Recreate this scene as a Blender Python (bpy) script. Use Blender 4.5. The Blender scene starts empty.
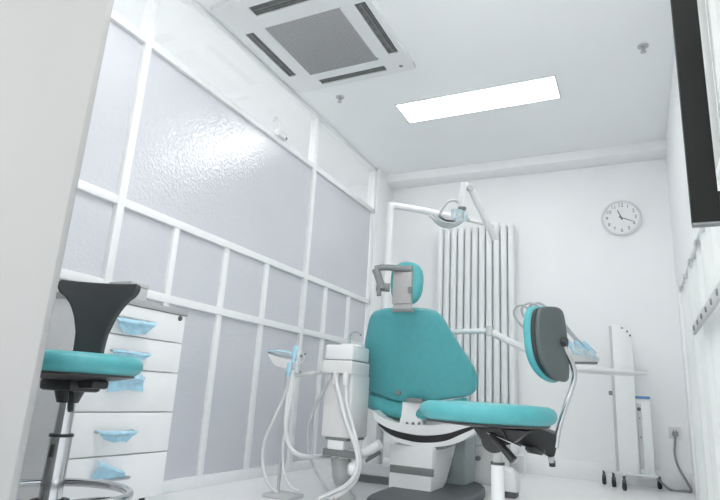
import bpy, bmesh, math, random
from mathutils import Vector, Matrix
R = math.radians
random.seed(7)
scn = bpy.context.scene
COL = scn.collection

# ------------------------------------------------------------------ camera
FPX = 558.47
CAM = Vector((0, 0, 0.55))
RIGHT = Vector((0.8995, 0.43304, 0.05807)).normalized()
DOWN = Vector((-0.05828, 0.25063, -0.96633)).normalized()
FWD = Vector((-0.43301, 0.86583, 0.25067)).normalized()
cd = bpy.data.cameras.new('camera')
cd.sensor_width = 36.0
cd.lens = FPX * 36.0 / 720.0
cd.clip_start = 0.02
cam = bpy.data.objects.new('camera', cd)
COL.objects.link(cam)
m = Matrix((RIGHT, -DOWN, -FWD)).transposed().to_4x4()
m.translation = CAM
cam.matrix_world = m
scn.camera = cam


def ray(px, py):
    return RIGHT * ((px - 360) / FPX) + DOWN * ((py - 250) / FPX) + FWD


def at(px, py, d):                       # survey helper: a point at a given distance along the lens axis
    return CAM + ray(px, py) * d


def on(px, py, ax, val):                 # survey helper: a point on the plane axis = val
    d = ray(px, py)
    return CAM + d * ((val - CAM[ax]) / d[ax])


# ------------------------------------------------------------------ materials
MATS = {}


def srgb(r, g, b):
    f = lambda c: (c / 12.92 if c <= .04045 else ((c + .055) / 1.055) ** 2.4)
    return tuple(f(c / 255) for c in (r, g, b))


def mat(name, col, rough=.5, metal=0., var=.03, scale=12., bump=0., bscale=80., spec=.5, coat=0., trans=0., emit=0.):
    if name in MATS:
        return MATS[name]
    mt = bpy.data.materials.new(name)
    mt.use_nodes = True
    nt = mt.node_tree
    b = nt.nodes['Principled BSDF']
    tc = nt.nodes.new('ShaderNodeTexCoord')
    nz = nt.nodes.new('ShaderNodeTexNoise')
    nz.inputs['Scale'].default_value = scale
    nz.inputs['Detail'].default_value = 4
    nt.links.new(tc.outputs['Object'], nz.inputs['Vector'])
    rp = nt.nodes.new('ShaderNodeValToRGB')
    rp.color_ramp.elements[0].position = .3
    rp.color_ramp.elements[1].position = .7
    rp.color_ramp.elements[0].color = tuple(c * (1 - var) for c in col) + (1,)
    rp.color_ramp.elements[1].color = tuple(min(1, c * (1 + var)) for c in col) + (1,)
    nt.links.new(nz.outputs['Fac'], rp.inputs['Fac'])
    nt.links.new(rp.outputs['Color'], b.inputs['Base Color'])
    b.inputs['Roughness'].default_value = rough
    b.inputs['Metallic'].default_value = metal
    b.inputs['Specular IOR Level'].default_value = spec
    b.inputs['Coat Weight'].default_value = coat
    b.inputs['Coat Roughness'].default_value = .08
    b.inputs['Transmission Weight'].default_value = trans
    if emit:
        b.inputs['Emission Color'].default_value = (1, 1, 1, 1)
        b.inputs['Emission Strength'].default_value = emit
    if bump:
        n2 = nt.nodes.new('ShaderNodeTexNoise')
        n2.inputs['Scale'].default_value = bscale
        n2.inputs['Detail'].default_value = 2
        nt.links.new(tc.outputs['Object'], n2.inputs['Vector'])
        bp = nt.nodes.new('ShaderNodeBump')
        bp.inputs['Strength'].default_value = bump
        bp.inputs['Distance'].default_value = .01
        nt.links.new(n2.outputs['Fac'], bp.inputs['Height'])
        nt.links.new(bp.outputs['Normal'], b.inputs['Normal'])
        if coat:
            nt.links.new(bp.outputs['Normal'], b.inputs['Coat Normal'])
    MATS[name] = mt
    return mt


def glass_mat(name, tint, refl=.12):
    mt = bpy.data.materials.new(name)
    mt.use_nodes = True
    nt = mt.node_tree
    for n in list(nt.nodes):
        nt.nodes.remove(n)
    out = nt.nodes.new('ShaderNodeOutputMaterial')
    mx = nt.nodes.new('ShaderNodeMixShader')
    tr = nt.nodes.new('ShaderNodeBsdfTransparent')
    gl = nt.nodes.new('ShaderNodeBsdfGlossy')
    lw = nt.nodes.new('ShaderNodeLayerWeight')
    lw.inputs['Blend'].default_value = .5
    pw = nt.nodes.new('ShaderNodeMath')
    pw.operation = 'POWER'
    pw.inputs[1].default_value = 4
    fr = nt.nodes.new('ShaderNodeMath')
    fr.operation = 'MULTIPLY_ADD'
    fr.inputs[1].default_value = .6
    fr.inputs[2].default_value = .03
    nt.links.new(lw.outputs['Facing'], pw.inputs[0])
    nt.links.new(pw.outputs[0], fr.inputs[0])
    tr.inputs['Color'].default_value = tint + (1,)
    gl.inputs['Roughness'].default_value = .02
    nt.links.new(fr.outputs[0], mx.inputs['Fac'])
    nt.links.new(tr.outputs[0], mx.inputs[1])
    nt.links.new(gl.outputs[0], mx.inputs[2])
    nt.links.new(mx.outputs[0], out.inputs['Surface'])
    return mt


WALL = mat('wall_paint', (.91, .92, .925), .55, var=.012, scale=3, bump=.03, bscale=180)
CEIL = mat('ceiling_paint', (.915, .93, .935), .8, var=.01, scale=2)
JAMB = mat('jamb_paint', (.405, .398, .393), .6, var=.01, scale=3)
FLOOR = mat('floor_vinyl', (.91, .905, .91), .3, var=.025, scale=2.5, spec=.35)
FRAME = mat('white_frame_paint', (.89, .905, .91), .35, var=.01)
WPLA = mat('white_plastic', (.82, .83, .83), .35, var=.015)
WPLB = mat('warm_white_plastic', (.76, .75, .745), .4, var=.015)
GPLA = mat('light_grey_plastic', (.58, .59, .59), .4, var=.02)
MGREY = mat('mid_grey_plastic', (.20, .215, .215), .45, var=.03)
COLG = mat('column_grey', (.30, .35, .35), .45, var=.03)
DGREY = mat('dark_grey_plate', (.09, .10, .105), .5, var=.05)
BLACK = mat('black_plastic', (.025, .026, .027), .42, var=.1)
BACKB = mat('stool_back_plastic', (.058, .060, .062), .5, var=.06, spec=.4)
SLATE = mat('slate_back_plastic', (.095, .115, .115), .5, var=.05, bump=.05, bscale=300)
BFRAME = mat('black_frame', (.017, .018, .017), .6, var=.05, spec=.15)
TEAL = mat('teal_leatherette', (.085, .385, .41), .42, var=.05, scale=30, bump=.06, bscale=350, spec=.45)
CHROME = mat('chrome', (.62, .63, .64), .14, 1., var=.02)
STEEL = mat('satin_steel', (.55, .56, .565), .32, 1., var=.03)
PFILM = mat('pale_blue_film', (.62, .74, .78), .25, var=.15, scale=30, bump=.3, bscale=50)
FILM = mat('blue_film', (.42, .68, .82), .25, var=.12, scale=40, bump=.3, bscale=60)
BLUE = mat('blue_plastic', (.10, .25, .50), .4)
HOSE = mat('white_hose', (.74, .75, .75), .4, var=.02)
HOSEG = mat('grey_hose', (.48, .50, .51), .4, var=.02)
CORD = mat('grey_cord', (.30, .31, .32), .5)
CABW = mat('cabinet_laminate', (.89, .89, .89), .4, var=.012)
CABT = mat('cabinet_top_grey', (.42, .43, .43), .45, var=.03)
VENT = mat('vent_dark', (.14, .14, .14), .6, var=.3, scale=25)
ACW = mat('ac_panel_plastic', (.77, .785, .79), .45, var=.01)
LAMP = mat('light_diffuser', (.9, .9, .9), .5, emit=5.0)
LAMP_FILL = mat('fill_diffuser_overhead', (.9, .9, .9), .5, emit=10.5)  # glow of the added overhead fill panel
RUB = mat('rubber', (.03, .03, .03), .7)
FABRIC = mat('pleated_fabric', (.80, .825, .815), .75, var=.03, scale=9, bump=.05, bscale=300)
CLEAR = glass_mat('clear_glass', (.97, .975, .97))
LENS = mat('lamp_shield', (.86, .90, .91), .2, var=.05, scale=25, trans=.4)
# frosted, hammered glass
FROST = mat('hammered_glass', (.74, .755, .80), .4, var=.03, scale=1.5, bump=.30, bscale=60, spec=.3, coat=1., trans=.22)
FROST.node_tree.nodes['Principled BSDF'].inputs['Coat IOR'].default_value = 1.75
FROST.node_tree.nodes['Principled BSDF'].inputs['Coat Roughness'].default_value = .015
# perforated intake grille of the cassette
GRL = mat('intake_grille', (.40, .40, .40), .6, var=.02)
_nt = GRL.node_tree
_b = _nt.nodes['Principled BSDF']
_tc = _nt.nodes.new('ShaderNodeTexCoord')
_br = _nt.nodes.new('ShaderNodeTexBrick')
_br.inputs['Scale'].default_value = 1
_br.offset = 0
_br.inputs['Brick Width'].default_value = .0115
_br.inputs['Row Height'].default_value = .0115
_br.inputs['Mortar Size'].default_value = .0032
_br.inputs['Color1'].default_value = (.10, .10, .10, 1)
_br.inputs['Color2'].default_value = (.13, .13, .13, 1)
_br.inputs['Mortar'].default_value = (.40, .40, .40, 1)
_nt.links.new(_tc.outputs['Object'], _br.inputs['Vector'])
_nt.links.new(_br.outputs['Color'], _b.inputs['Base Color'])


# ------------------------------------------------------------------ mesh helpers
def catmull(pts, n=6, closed=False):
    P = [Vector(p) for p in pts]
    out = []
    N = len(P)
    for i in range(N if closed else N - 1):
        if closed:
            a, b, c, d = P[(i - 1) % N], P[i], P[(i + 1) % N], P[(i + 2) % N]
        else:
            a, b, c, d = P[max(i - 1, 0)], P[i], P[i + 1], P[min(i + 2, N - 1)]
        for k in range(n):
            t = k / n
            out.append(.5 * ((2 * b) + (c - a) * t + (2 * a - 5 * b + 4 * c - d) * t * t + (3 * b - a - 3 * c + d) * t ** 3))
    if not closed:
        out.append(P[-1])
    return out


class MB:
    def __init__(self):
        self.bm = bmesh.new()

    def box(self, lo, hi, bev=.003, seg=2, rot=None, piv=None):
        lo, hi = Vector(lo), Vector(hi)
        lo, hi = Vector(map(min, lo, hi)), Vector(map(max, lo, hi))
        c, d = (lo + hi) / 2, hi - lo
        r = bmesh.ops.create_cube(self.bm, size=1)
        vs = r['verts']
        for v in vs:
            v.co = Vector((v.co.x * d.x, v.co.y * d.y, v.co.z * d.z)) + c
        if bev:
            es = list({e for v in vs for e in v.link_edges})
            b = min(bev, min(d) * .45)
            rb = bmesh.ops.bevel(self.bm, geom=es, offset=b, segments=seg, affect='EDGES', profile=.5)
            vs = list({v for v in rb['verts']} | {v for v in vs if v.is_valid})
        if rot is not None:
            p = Vector(piv) if piv is not None else c
            for v in vs:
                v.co = rot @ (v.co - p) + p
        return self

    def tube(self, pts, r, seg=10, smooth=0, closed=False, caps=True):
        P = catmull(pts, smooth, closed) if smooth else [Vector(p) for p in pts]
        n = len(P)
        rad = r if callable(r) else (lambda t: r)
        tan = []
        for i in range(n):
            if closed:
                t = P[(i + 1) % n] - P[(i - 1) % n]
            else:
                t = P[min(i + 1, n - 1)] - P[max(i - 1, 0)]
            tan.append(t.normalized())
        u = tan[0].orthogonal().normalized()
        rings = []
        for i in range(n):
            u = (u - tan[i] * u.dot(tan[i])).normalized()
            w = tan[i].cross(u)
            rr = rad(i / max(1, n - 1))
            rings.append([self.bm.verts.new(P[i] + (u * math.cos(a) + w * math.sin(a)) * rr)
                          for a in [2 * math.pi * k / seg for k in range(seg)]])
        for i in range(n if closed else n - 1):
            A, B = rings[i], rings[(i + 1) % n]
            off = 0
            if closed and i == n - 1:
                off = min(range(seg), key=lambda o: sum((A[k].co - B[(k + o) % seg].co).length for k in range(0, seg, 2)))
            for k in range(seg):
                self.bm.faces.new((A[k], A[(k + 1) % seg], B[(k + 1 + off) % seg], B[(k + off) % seg]))
        if caps and not closed:
            self.bm.faces.new(rings[0][::-1])
            self.bm.faces.new(rings[-1])
        return self

    def cyl(self, a, b, r, r2=None, seg=20):
        r2 = r if r2 is None else r2
        return self.tube([a, b], lambda t: r + (r2 - r) * t, seg)

    def lathe(self, prof, c, axis=(0, 0, 1), seg=32):
        """prof: list of (radius, height) along the axis from c"""
        ax = Vector(axis).normalized()
        u = ax.orthogonal().normalized()
        w = ax.cross(u)
        c = Vector(c)
        rings = []
        for r, h in prof:
            if r < 1e-6:
                rings.append([self.bm.verts.new(c + ax * h)])
            else:
                rings.append([self.bm.verts.new(c + ax * h + (u * math.cos(2 * math.pi * k / seg) + w * math.sin(2 * math.pi * k / seg)) * r) for k in range(seg)])
        for A, B in zip(rings, rings[1:]):
            for k in range(seg):
                k2 = (k + 1) % seg
                if len(A) == 1 and len(B) == 1:
                    continue
                if len(A) == 1:
                    self.bm.faces.new((A[0], B[k2], B[k]))
                elif len(B) == 1:
                    self.bm.faces.new((A[k], A[k2], B[0]))
                else:
                    self.bm.faces.new((A[k], A[k2], B[k2], B[k]))
        return self

    def prism(self, pts, ext, bev=0., seg=2):
        """closed 3D polygon extruded by a vector"""
        ext = Vector(ext)
        A = [self.bm.verts.new(Vector(p)) for p in pts]
        B = [self.bm.verts.new(Vector(p) + ext) for p in pts]
        n = len(A)
        fs = [self.bm.faces.new(A[::-1]), self.bm.faces.new(B)]
        for k in range(n):
            fs.append(self.bm.faces.new((A[k], A[(k + 1) % n], B[(k + 1) % n], B[k])))
        if bev:
            es = [e for e in {e for f in fs[:2] for e in f.edges}]
            bmesh.ops.bevel(self.bm, geom=es, offset=bev, segments=seg, affect='EDGES', profile=.5)
        return self

    def pad(self, outline, T, r, fn, crown=0., n=4, inner=(.85, .6, .3)):
        """upholstered pad: 2D outline, thickness T, edge radius r, fn(u,v,w) -> 3D"""
        O = [Vector((p[0], p[1])) for p in outline]
        c = sum(O, Vector((0, 0))) / len(O)
        r = min(r, T / 2)
        prof = []
        for k in range(-n, n + 1):
            a = math.pi / 2 * k / n
            prof.append((r * (1 - math.cos(a)), math.sin(a) * r + math.copysign(T / 2 - r, k) if k else 0.))
        rings = []

        def ring(ins, sc, w):
            out = []
            for p in O:
                d = p - c
                L = d.length
                q = c + d * max(.05, (1 - ins / L)) * sc
                out.append(self.bm.verts.new(fn(q.x, q.y, w)))
            rings.append(out)
        first = [(s, -(T / 2 + crown * (1 - s * s))) for s in sorted(inner)]
        c0 = self.bm.verts.new(fn(c.x, c.y, -(T / 2 + crown)))
        for s, w in first:
            ring(r, s, w)
        for ins, w in prof:
            ring(ins, 1, w)
        for s, w in reversed(first):
            ring(r, s, -w)
        c1 = self.bm.verts.new(fn(c.x, c.y, T / 2 + crown))
        N = len(O)
        for A, B in zip(rings, rings[1:]):
            for k in range(N):
                self.bm.faces.new((A[k], A[(k + 1) % N], B[(k + 1) % N], B[k]))
        for k in range(N):
            self.bm.faces.new((c0, rings[0][(k + 1) % N], rings[0][k]))
            self.bm.faces.new((c1, rings[-1][k], rings[-1][(k + 1) % N]))
        return self

    def sheet(self, grid):
        V = [[self.bm.verts.new(Vector(p)) for p in row] for row in grid]
        for i in range(len(V) - 1):
            for j in range(len(V[0]) - 1):
                self.bm.faces.new((V[i][j], V[i][j + 1], V[i + 1][j + 1], V[i + 1][j]))
        return self

    def build(self, name, material, parent=None, sharp=38, origin=None, solid=0.):
        bm = self.bm
        bmesh.ops.recalc_face_normals(bm, faces=bm.faces)
        if solid:
            bmesh.ops.solidify(bm, geom=bm.faces[:], thickness=solid)
            bmesh.ops.recalc_face_normals(bm, faces=bm.faces)
        if parent is not None:
            o0 = parent['_o']
            o0 = Vector(o0)
        elif origin is not None:
            o0 = Vector(origin)
        else:
            cs = [v.co for v in bm.verts]
            o0 = Vector(((min(c.x for c in cs) + max(c.x for c in cs)) / 2, (min(c.y for c in cs) + max(c.y for c in cs)) / 2, min(c.z for c in cs)))
        for v in bm.verts:
            v.co -= o0
        me = bpy.data.meshes.new(name)
        bm.to_mesh(me)
        bm.free()
        me.polygons.foreach_set('use_smooth', [True] * len(me.polygons))
        me.set_sharp_from_angle(angle=R(sharp))
        me.materials.append(material)
        ob = bpy.data.objects.new(name, me)
        COL.objects.link(ob)
        if parent is not None:
            ob.parent = parent
        else:
            ob.location = o0
        ob['_o'] = list(o0)
        ALL.append(ob)
        return ob


ALL = []


def thing(name, loc, label=None, cat=None, group=None, kind=None):
    e = bpy.data.objects.new(name, None)
    e.empty_display_size = .1
    COL.objects.link(e)
    e.location = loc
    e['_o'] = list(loc)
    ALL.append(e)
    return tag(e, label, cat, group, kind)


def tag(o, label=None, cat=None, group=None, kind=None):
    if label:
        o['label'] = label
    if cat:
        o['category'] = cat
    if group:
        o['group'] = group
    if kind:
        o['kind'] = kind
    return o


def struct(o, label=None, cat=None):
    return tag(o, label, cat, None, 'structure')


def box(lo, hi, bev=.003, seg=2):
    return MB().box(lo, hi, bev, seg)


# ================================================================== ROOM
PX, BY, CZ, RX = -2.25, 5.09, 2.75, .33
WX = -3.9      # far wall of the corridor behind the partition
FY = -1.2
struct(box((WX, FY, -.1), (RX + .2, BY, 0), 0).build('floor', FLOOR), 'pale glossy vinyl floor of the room', 'floor')
struct(box((WX, FY, CZ), (RX + .2, BY, CZ + .1), 0).build('ceiling', CEIL), 'white plaster ceiling', 'ceiling')
struct(box((WX - .1, BY, -.1), (RX + .2, BY + .15, CZ + .1), 0).build('wall_back', WALL), 'white back wall with the clock', 'wall')
struct(box((WX - .15, FY, -.1), (WX, BY, CZ + .1), 0).build('wall_corridor', WALL), 'white corridor wall behind the glass', 'wall')
# right wall with a window opening
w = MB()
WY0, WY1, WZ0, WZ1 = 1.0, 2.42, 1.45, 2.62
w.box((RX, FY, -.1), (RX + .15, BY, WZ0), 0)
w.box((RX, FY, WZ1), (RX + .15, BY, CZ + .1), 0)
w.box((RX, WY1, WZ0), (RX + .15, BY, WZ1), 0)
w.box((RX, FY, WZ0), (RX + .15, WY0, WZ1), 0)
struct(w.build('wall_right', WALL), 'white right wall with a window', 'wall')
# solid end column of the partition
struct(box((PX - .06, 4.715, 0), (PX + .06, BY, CZ), .004).build('wall_left', WALL), 'white wall pier at the far end of the glass partition', 'wall')
# door jamb wall beside the camera
struct(box((-2.2, .88, .012), (-1.28, .9, CZ - .02), .004).build('door_1', JAMB), 'plain pale grey door leaf standing open in the left foreground', 'door')
w = MB()
w.box((-2.35, FY - .15, -.1), (-1.1, FY, CZ + .1), 0)
w.box((WX - .15, FY - .15, 2.2), (-2.35, FY, CZ + .1), 0)  # corridor end left open below, added to brighten the glass panes
w.box((.2, FY - .15, -.1), (RX + .2, FY, CZ + .1), 0)
w.box((-1.1, FY - .15, -.1), (.2, FY, .2), 0)  # opening above this sill is added, lets sky light in as fill
w.box((-1.1, FY - .15, 2.6), (.2, FY, CZ + .1), 0)
struct(w.build('wall_front', WALL), 'white wall behind the viewer with openings added to let in fill light', 'wall')
# soffit and baseboards
struct(box((PX, 4.887, 2.662), (RX, BY, CZ), .004).build('trim_1', WALL), 'dropped plaster beam along the back wall', 'trim')
struct(box((PX + .06, BY - .014, 0), (RX, BY, .135), .004).build('baseboard_back', FRAME), 'white baseboard under the back wall', 'baseboard')
struct(box((RX - .014, 4.0, 0), (RX, BY - .014, .135), .004).build('baseboard_right', FRAME), 'white baseboard of the right wall', 'baseboard')

# glass partition: frame and panes
part = struct(thing('window_1', (PX, 2.8, 0)), 'white framed partition of hammered frosted glass panes', 'glass partition')
ZB, ZL, ZM, ZT = .06, .985, 1.40, 2.278         # rail heights
big = [.92, 1.802, 3.555]
small_lo = [1.36, 2.195, 2.63, 3.06, 3.89, 4.30]
PEND = 4.69
fd = .03


def rail(y0, y1, z0, z1, name='rail'):
    box((PX - fd, y0, z0), (PX + fd, y1, z1), .004).build(name, FRAME, part)


rail(.9, 4.72, 0, ZB, 'bottom_rail')
rail(.9, 4.72, ZL - .022, ZL + .022)
rail(.9, 4.72, ZM - .022, ZM + .022)
rail(.9, 4.72, ZT - .005, ZT + .04, 'top_rail')
rail(.9, 4.72, CZ - .035, CZ - .001, 'head_rail')
for y in big:
    box((PX - fd - .004, y - .022, 0), (PX + fd + .004, y + .022, CZ), .004).build('mullion', FRAME, part)
box((PX - fd, PEND, 0), (PX + fd, PEND + .03, CZ), .004).build('mullion', FRAME, part)
for y in small_lo:
    box((PX - fd + .004, y - .02, ZB), (PX + fd - .004, y + .02, ZM), .003).build('glazing_bar', FRAME, part)
edges_big = big + [PEND]
edges_small = sorted(big + small_lo + [PEND])


def pane(y0, y1, z0, z1, mt):
    box((PX - .006, y0 + .018, z0), (PX + .006, y1 - .018, z1), 0).build('pane', mt, part)


for a, b in zip(edges_big, edges_big[1:]):
    pane(a, b, ZM + .01, ZT + .005, FROST)
    pane(a, b, ZT + .02, CZ - .02, CLEAR)
for a, b in zip(edges_small, edges_small[1:]):
    pane(a, b, ZL + .01, ZM - .01, FROST)
    pane(a, b, ZB - .01, ZL - .01, FROST)

# window in the right wall
WFR = mat('window_frame_paint', (.55, .565, .56), .45, var=.02)
win = struct(thing('window_2', (RX, 1.7, WZ0)), 'white framed daylight window in the right wall', 'window')
for x0, x1, ins in ((RX - .012, RX + .02, -.04), (RX + .02, RX + .07, .03)):
    lo_y, hi_y, lo_z, hi_z = WY0 + ins, WY1 - ins, WZ0 + ins, WZ1 - ins
    t = .06 if ins < 0 else .05
    for q in (((x0, hi_y - t, lo_z), (x1, hi_y, hi_z)), ((x0, lo_y, lo_z), (x1, lo_y + t, hi_z)),
              ((x0, lo_y + t, lo_z), (x1, hi_y - t, lo_z + t)), ((x0, lo_y + t, hi_z - t), (x1, hi_y - t, hi_z))):
        box(q[0], q[1], .006).build('window_frame', WFR, win)
box((RX + .02, 1.68, WZ0 + .03), (RX + .07, 1.73, WZ1 - .03), .005).build('mullion', WFR, win)
box((RX + .042, WY0 + .04, WZ0 + .04), (RX + .048, WY1 - .04, WZ1 - .04), 0).build('pane', CLEAR, win)

# ================================================================== CEILING FITTINGS
# air conditioner cassette
ax0, ax1, ay0, ay1 = -2.16, -1.235, 2.14, 3.145
ac = thing('air_conditioner', ((ax0 + ax1) / 2, (ay0 + ay1) / 2, CZ - .035),
           'square white ceiling cassette air conditioner with grey grille and four vents', 'air conditioner')
gx0, gx1, gy0, gy1 = -1.952, -1.43, 2.40, 2.955
zb = CZ - .035
p = MB()
# panel as a frame around the grille with vent cut-outs left as recesses
p.box((ax0, ay0, zb + .012), (ax1, ay1, CZ), .006)
vy, vx = .085, .085


def frame_strips(m, x0, x1, y0, y1):
    pass


# raised white bands (the panel face) around grille and vents
FB = MB()
L_v = (-2.112, -2.048)     # left vent x-range
R_v = (-1.342, -1.27)
N_v = (2.205, 2.29)        # near vent y-range
F_v = (3.035, 3.095)       # far vent
lv = (2.41, 2.93)          # y-range of side vents
hv = (-1.935, -1.42)        # x-range of near/far vents
for lo, hi in [((ax0, ay0), (ax1, N_v[0])), ((ax0, F_v[1]), (ax1, ay1)),
               ((ax0, N_v[0]), (L_v[0], F_v[1])), ((R_v[1], N_v[0]), (ax1, F_v[1])),
               ((L_v[0], N_v[0]), (hv[0], lv[0])), ((hv[1], N_v[0]), (R_v[1], lv[0])),
               ((L_v[0], lv[1]), (hv[0], F_v[1])), ((hv[1], lv[1]), (R_v[1], F_v[1])),
               ((hv[0], N_v[1]), (hv[1], gy0)), ((hv[0], gy1), (hv[1], F_v[0])),
               ((L_v[1], lv[0]), (gx0, lv[1])), ((gx1, lv[0]), (R_v[0], lv[1]))]:
    FB.box((lo[0], lo[1], zb), (hi[0], hi[1], CZ - .005), .0)
p.build('housing', ACW, ac)
for (x0, x1, y0, y1) in ((L_v[0], L_v[1], *lv), (R_v[0], R_v[1], *lv), (*hv, *N_v), (*hv, *F_v)):
    box((x0 - .004, y0 - .004, zb + .009), (x1 + .004, y1 + .004, zb + .014), 0).build('vent_recess', VENT, ac)
FB.build('face_panel', ACW, ac)
box((gx0 + .0, gy0, zb - .004), (gx1, gy1, zb + .012), .004).build('intake_grille', GRL, ac)
for (x0, x1, y0, y1) in ((L_v[0], L_v[1], *lv), (R_v[0], R_v[1], *lv), (*hv, *N_v), (*hv, *F_v)):
    vb = MB()
    if x1 - x0 < y1 - y0:
        xm = (x0 + x1) / 2
        vb.box((xm - .004, y0 + .012, zb + .004), (xm + .006, y1 - .012, zb + .009), .003)
        vb.box((xm + .020, y0 + .012, zb + .002), (xm + .024, y1 - .012, zb + .009), .002)
    else:
        ym = (y0 + y1) / 2
        vb.box((x0 + .012, ym - .005, zb + .004), (x1 - .012, ym + .004, zb + .009), .003)
        vb.box((x0 + .012, ym + .018, zb + .002), (x1 - .012, ym + .021, zb + .009), .002)
    vb.build('vent_flap', MGREY, ac)
q = on(401, 66, 2, zb)
MB().lathe([(0, -.003), (.012, -.003), (.014, .004)], q).build('sensor', MGREY, ac)

# ceiling light panels
def ceiling_light(x0, x1, y0, y1, label, dm=LAMP):
    t = thing('ceiling_light', ((x0 + x1) / 2, (y0 + y1) / 2, CZ - .012), label, 'ceiling light')
    box((x0, y0, CZ - .010), (x1, y1, CZ - .004), 0).build('diffuser', dm, t)
    f = MB()
    for lo, hi in (((x0 - .012, y0 - .012), (x1 + .012, y0)), ((x0 - .012, y1), (x1 + .012, y1 + .012)),
                   ((x0 - .012, y0), (x0, y1)), ((x1, y0), (x1 + .012, y1))):
        f.box((lo[0], lo[1], CZ - .012), (hi[0], hi[1], CZ), .0)
    f.build('frame', ACW, t)


ceiling_light(-1.558, -.392, 3.60, 3.895, 'long rectangular lit white ceiling light panel in front of the back wall')
ceiling_light(-1.56, -.39, 1.05, 1.345, 'rectangular lit ceiling panel added overhead, out of view, as fill light', LAMP_FILL)  # unseen panel added to brighten the room

# sprinklers
for px, py, lab in ((340, 97, 'small sprinkler head on the ceiling beside the air conditioner'),
                    (643, 46, 'small sprinkler head on the ceiling near the right wall')):
    q = on(px, py, 2, CZ)
    q.z = CZ
    t = thing('ceiling_sprinkler', q, lab, 'sprinkler', 'ceiling sprinklers')
    MB().lathe([(0, 0), (.032, 0), (.030, -.008), (.014, -.014), (.011, -.014)], q, seg=24).build('escutcheon', STEEL, t)
    MB().cyl(q + Vector((0, 0, -.012)), q + Vector((0, 0, -.04)), .009).build('body', STEEL, t)
    MB().lathe([(0, -.040), (.017, -.041), (.017, -.044), (0, -.046)], q, seg=20).build('deflector', STEEL, t)

# small fixture on the partition top rail
q = on(282, 136, 0, PX + .045)
t = thing('sensor', q, 'small white fixture clipped on the top rail of the glass partition', 'sensor')
box(q + Vector((-.03, -.06, -.02)), q + Vector((.02, .05, .03)), .008).build('body', WPLA, t)
MB().tube([q + Vector((0, -.03, .02)), q + Vector((.01, -.05, .07)), q + Vector((0, -.09, .10)), q + Vector((0, -.12, .05))], .007, 8, 5).build('cable', WPLA, t)
MB().lathe([(0, .005), (.008, .004), (.010, 0)], q + Vector((.02, .03, -.01)), (1, 0, 0), 14).build('lens', MGREY, t)

# ================================================================== BACK WALL
# clock
cc = Vector((-.043, BY, 2.155))
ck = thing('wall_clock', cc, 'round white wall clock with grey rim on the back wall', 'clock')
MB().lathe([(.150, 0), (.158, -.012), (.157, -.030), (.148, -.036), (.140, -.030), (.138, -.020)], cc, (0, 1, 0), 48).build('rim', mat('clock_rim', (.76, .785, .785), .3, var=.02), ck)
MB().lathe([(0, -.020), (.1395, -.020), (.1395, -.004)], cc, (0, 1, 0), 48).build('dial', mat('clock_dial', (.86, .87, .87), .5, var=.01), ck)
NUM = mat('numeral_grey', (.20, .22, .23), .5)
for k in range(1, 13):
    cu = bpy.data.curves.new('numeral', 'FONT')
    cu.body = str(k)
    cu.size = .044
    cu.align_x = 'CENTER'
    cu.align_y = 'CENTER'
    cu.extrude = .0008
    ob = bpy.data.objects.new('numeral_text', cu)
    COL.objects.link(ob)
    bpy.context.view_layer.update()
    me = bpy.data.meshes.new_from_object(ob.evaluated_get(bpy.context.evaluated_depsgraph_get()))
    bpy.data.objects.remove(ob)
    a = R(90 - 30 * k)
    c = Vector((math.cos(a) * .112, -.0215, math.sin(a) * .112))
    for v in me.vertices:
        v.co = Vector((v.co.x, -v.co.z, v.co.y)) + c
    me.materials.clear()
    me.materials.append(NUM)
    nb = bpy.data.objects.new('numeral', me)
    COL.objects.link(nb)
    nb.parent = ck
HAND = mat('hand_dark', (.10, .11, .115), .4)
for nm, ang, ln, wd in (('hour_hand', 90 - 30 * 11.32, .075, .006), ('minute_hand', 90 - 6 * 19, .105, .004)):
    a = R(ang)
    d = Vector((math.cos(a), 0, math.sin(a)))
    n = Vector((-d.z, 0, d.x))
    b0 = cc + Vector((0, -.027, 0)) - d * .02
    b1 = cc + Vector((0, -.027, 0)) + d * ln
    MB().prism([b0 - n * wd, b1 - n * wd * .5, b1 + n * wd * .5, b0 + n * wd], (0, .002, 0)).build(nm, HAND, ck)
MB().cyl(cc + Vector((0, -.030, 0)), cc + Vector((0, -.02, 0)), .007, seg=14).build('hub', HAND, ck)

# column radiator
rx0, pitch, ncol = -1.655, .0665, 11
rz0, rz1 = .10, 2.125
rad = thing('radiator', (rx0 + pitch * ncol / 2, BY - .09, 0), 'tall white column radiator against the back wall behind the dental chair', 'radiator')
RADW = mat('radiator_enamel', (.84, .86, .865), .3, var=.01)
for i in range(ncol):
    x = rx0 + pitch * (i + .5)
    c = MB()
    for y in (BY - .125, BY - .055):
        c.tube([(x, y, rz0 + .03), (x, y, rz1 - .03)], .0295, 16)
    c.tube([(x, BY - .125, rz1 - .035), (x, BY - .118, rz1 - .008), (x, BY - .09, rz1), (x, BY - .062, rz1 - .008), (x, BY - .055, rz1 - .035)], .0295, 16, 3)
    c.tube([(x, BY - .125, rz0 + .035), (x, BY - .118, rz0 + .008), (x, BY - .09, rz0), (x, BY - .062, rz0 + .008), (x, BY - .055, rz0 + .035)], .0295, 16, 3)
    c.build('column', RADW, rad)
for z in (rz0 + .04, rz1 - .04):
    MB().tube([(rx0 + .01, BY - .09, z), (rx0 + pitch * ncol - .01, BY - .09, z)], .02, 14).build('header', RADW, rad)
for x in (rx0 + .1, rx0 + pitch * ncol - .1):
    for z in (.5, 1.8):
        box((x - .012, BY - .10, z), (x + .012, BY - .0015, z + .03), .003).build('bracket', RADW, rad)
x = rx0 + pitch * ncol
MB().tube([(x - .01, BY - .09, rz0 + .04), (x + .045, BY - .09, rz0 + .04), (x + .05, BY - .09, .1), (x + .05, BY - .09, 0)], .012, 10).build('supply_pipe', RADW, rad)

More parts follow.
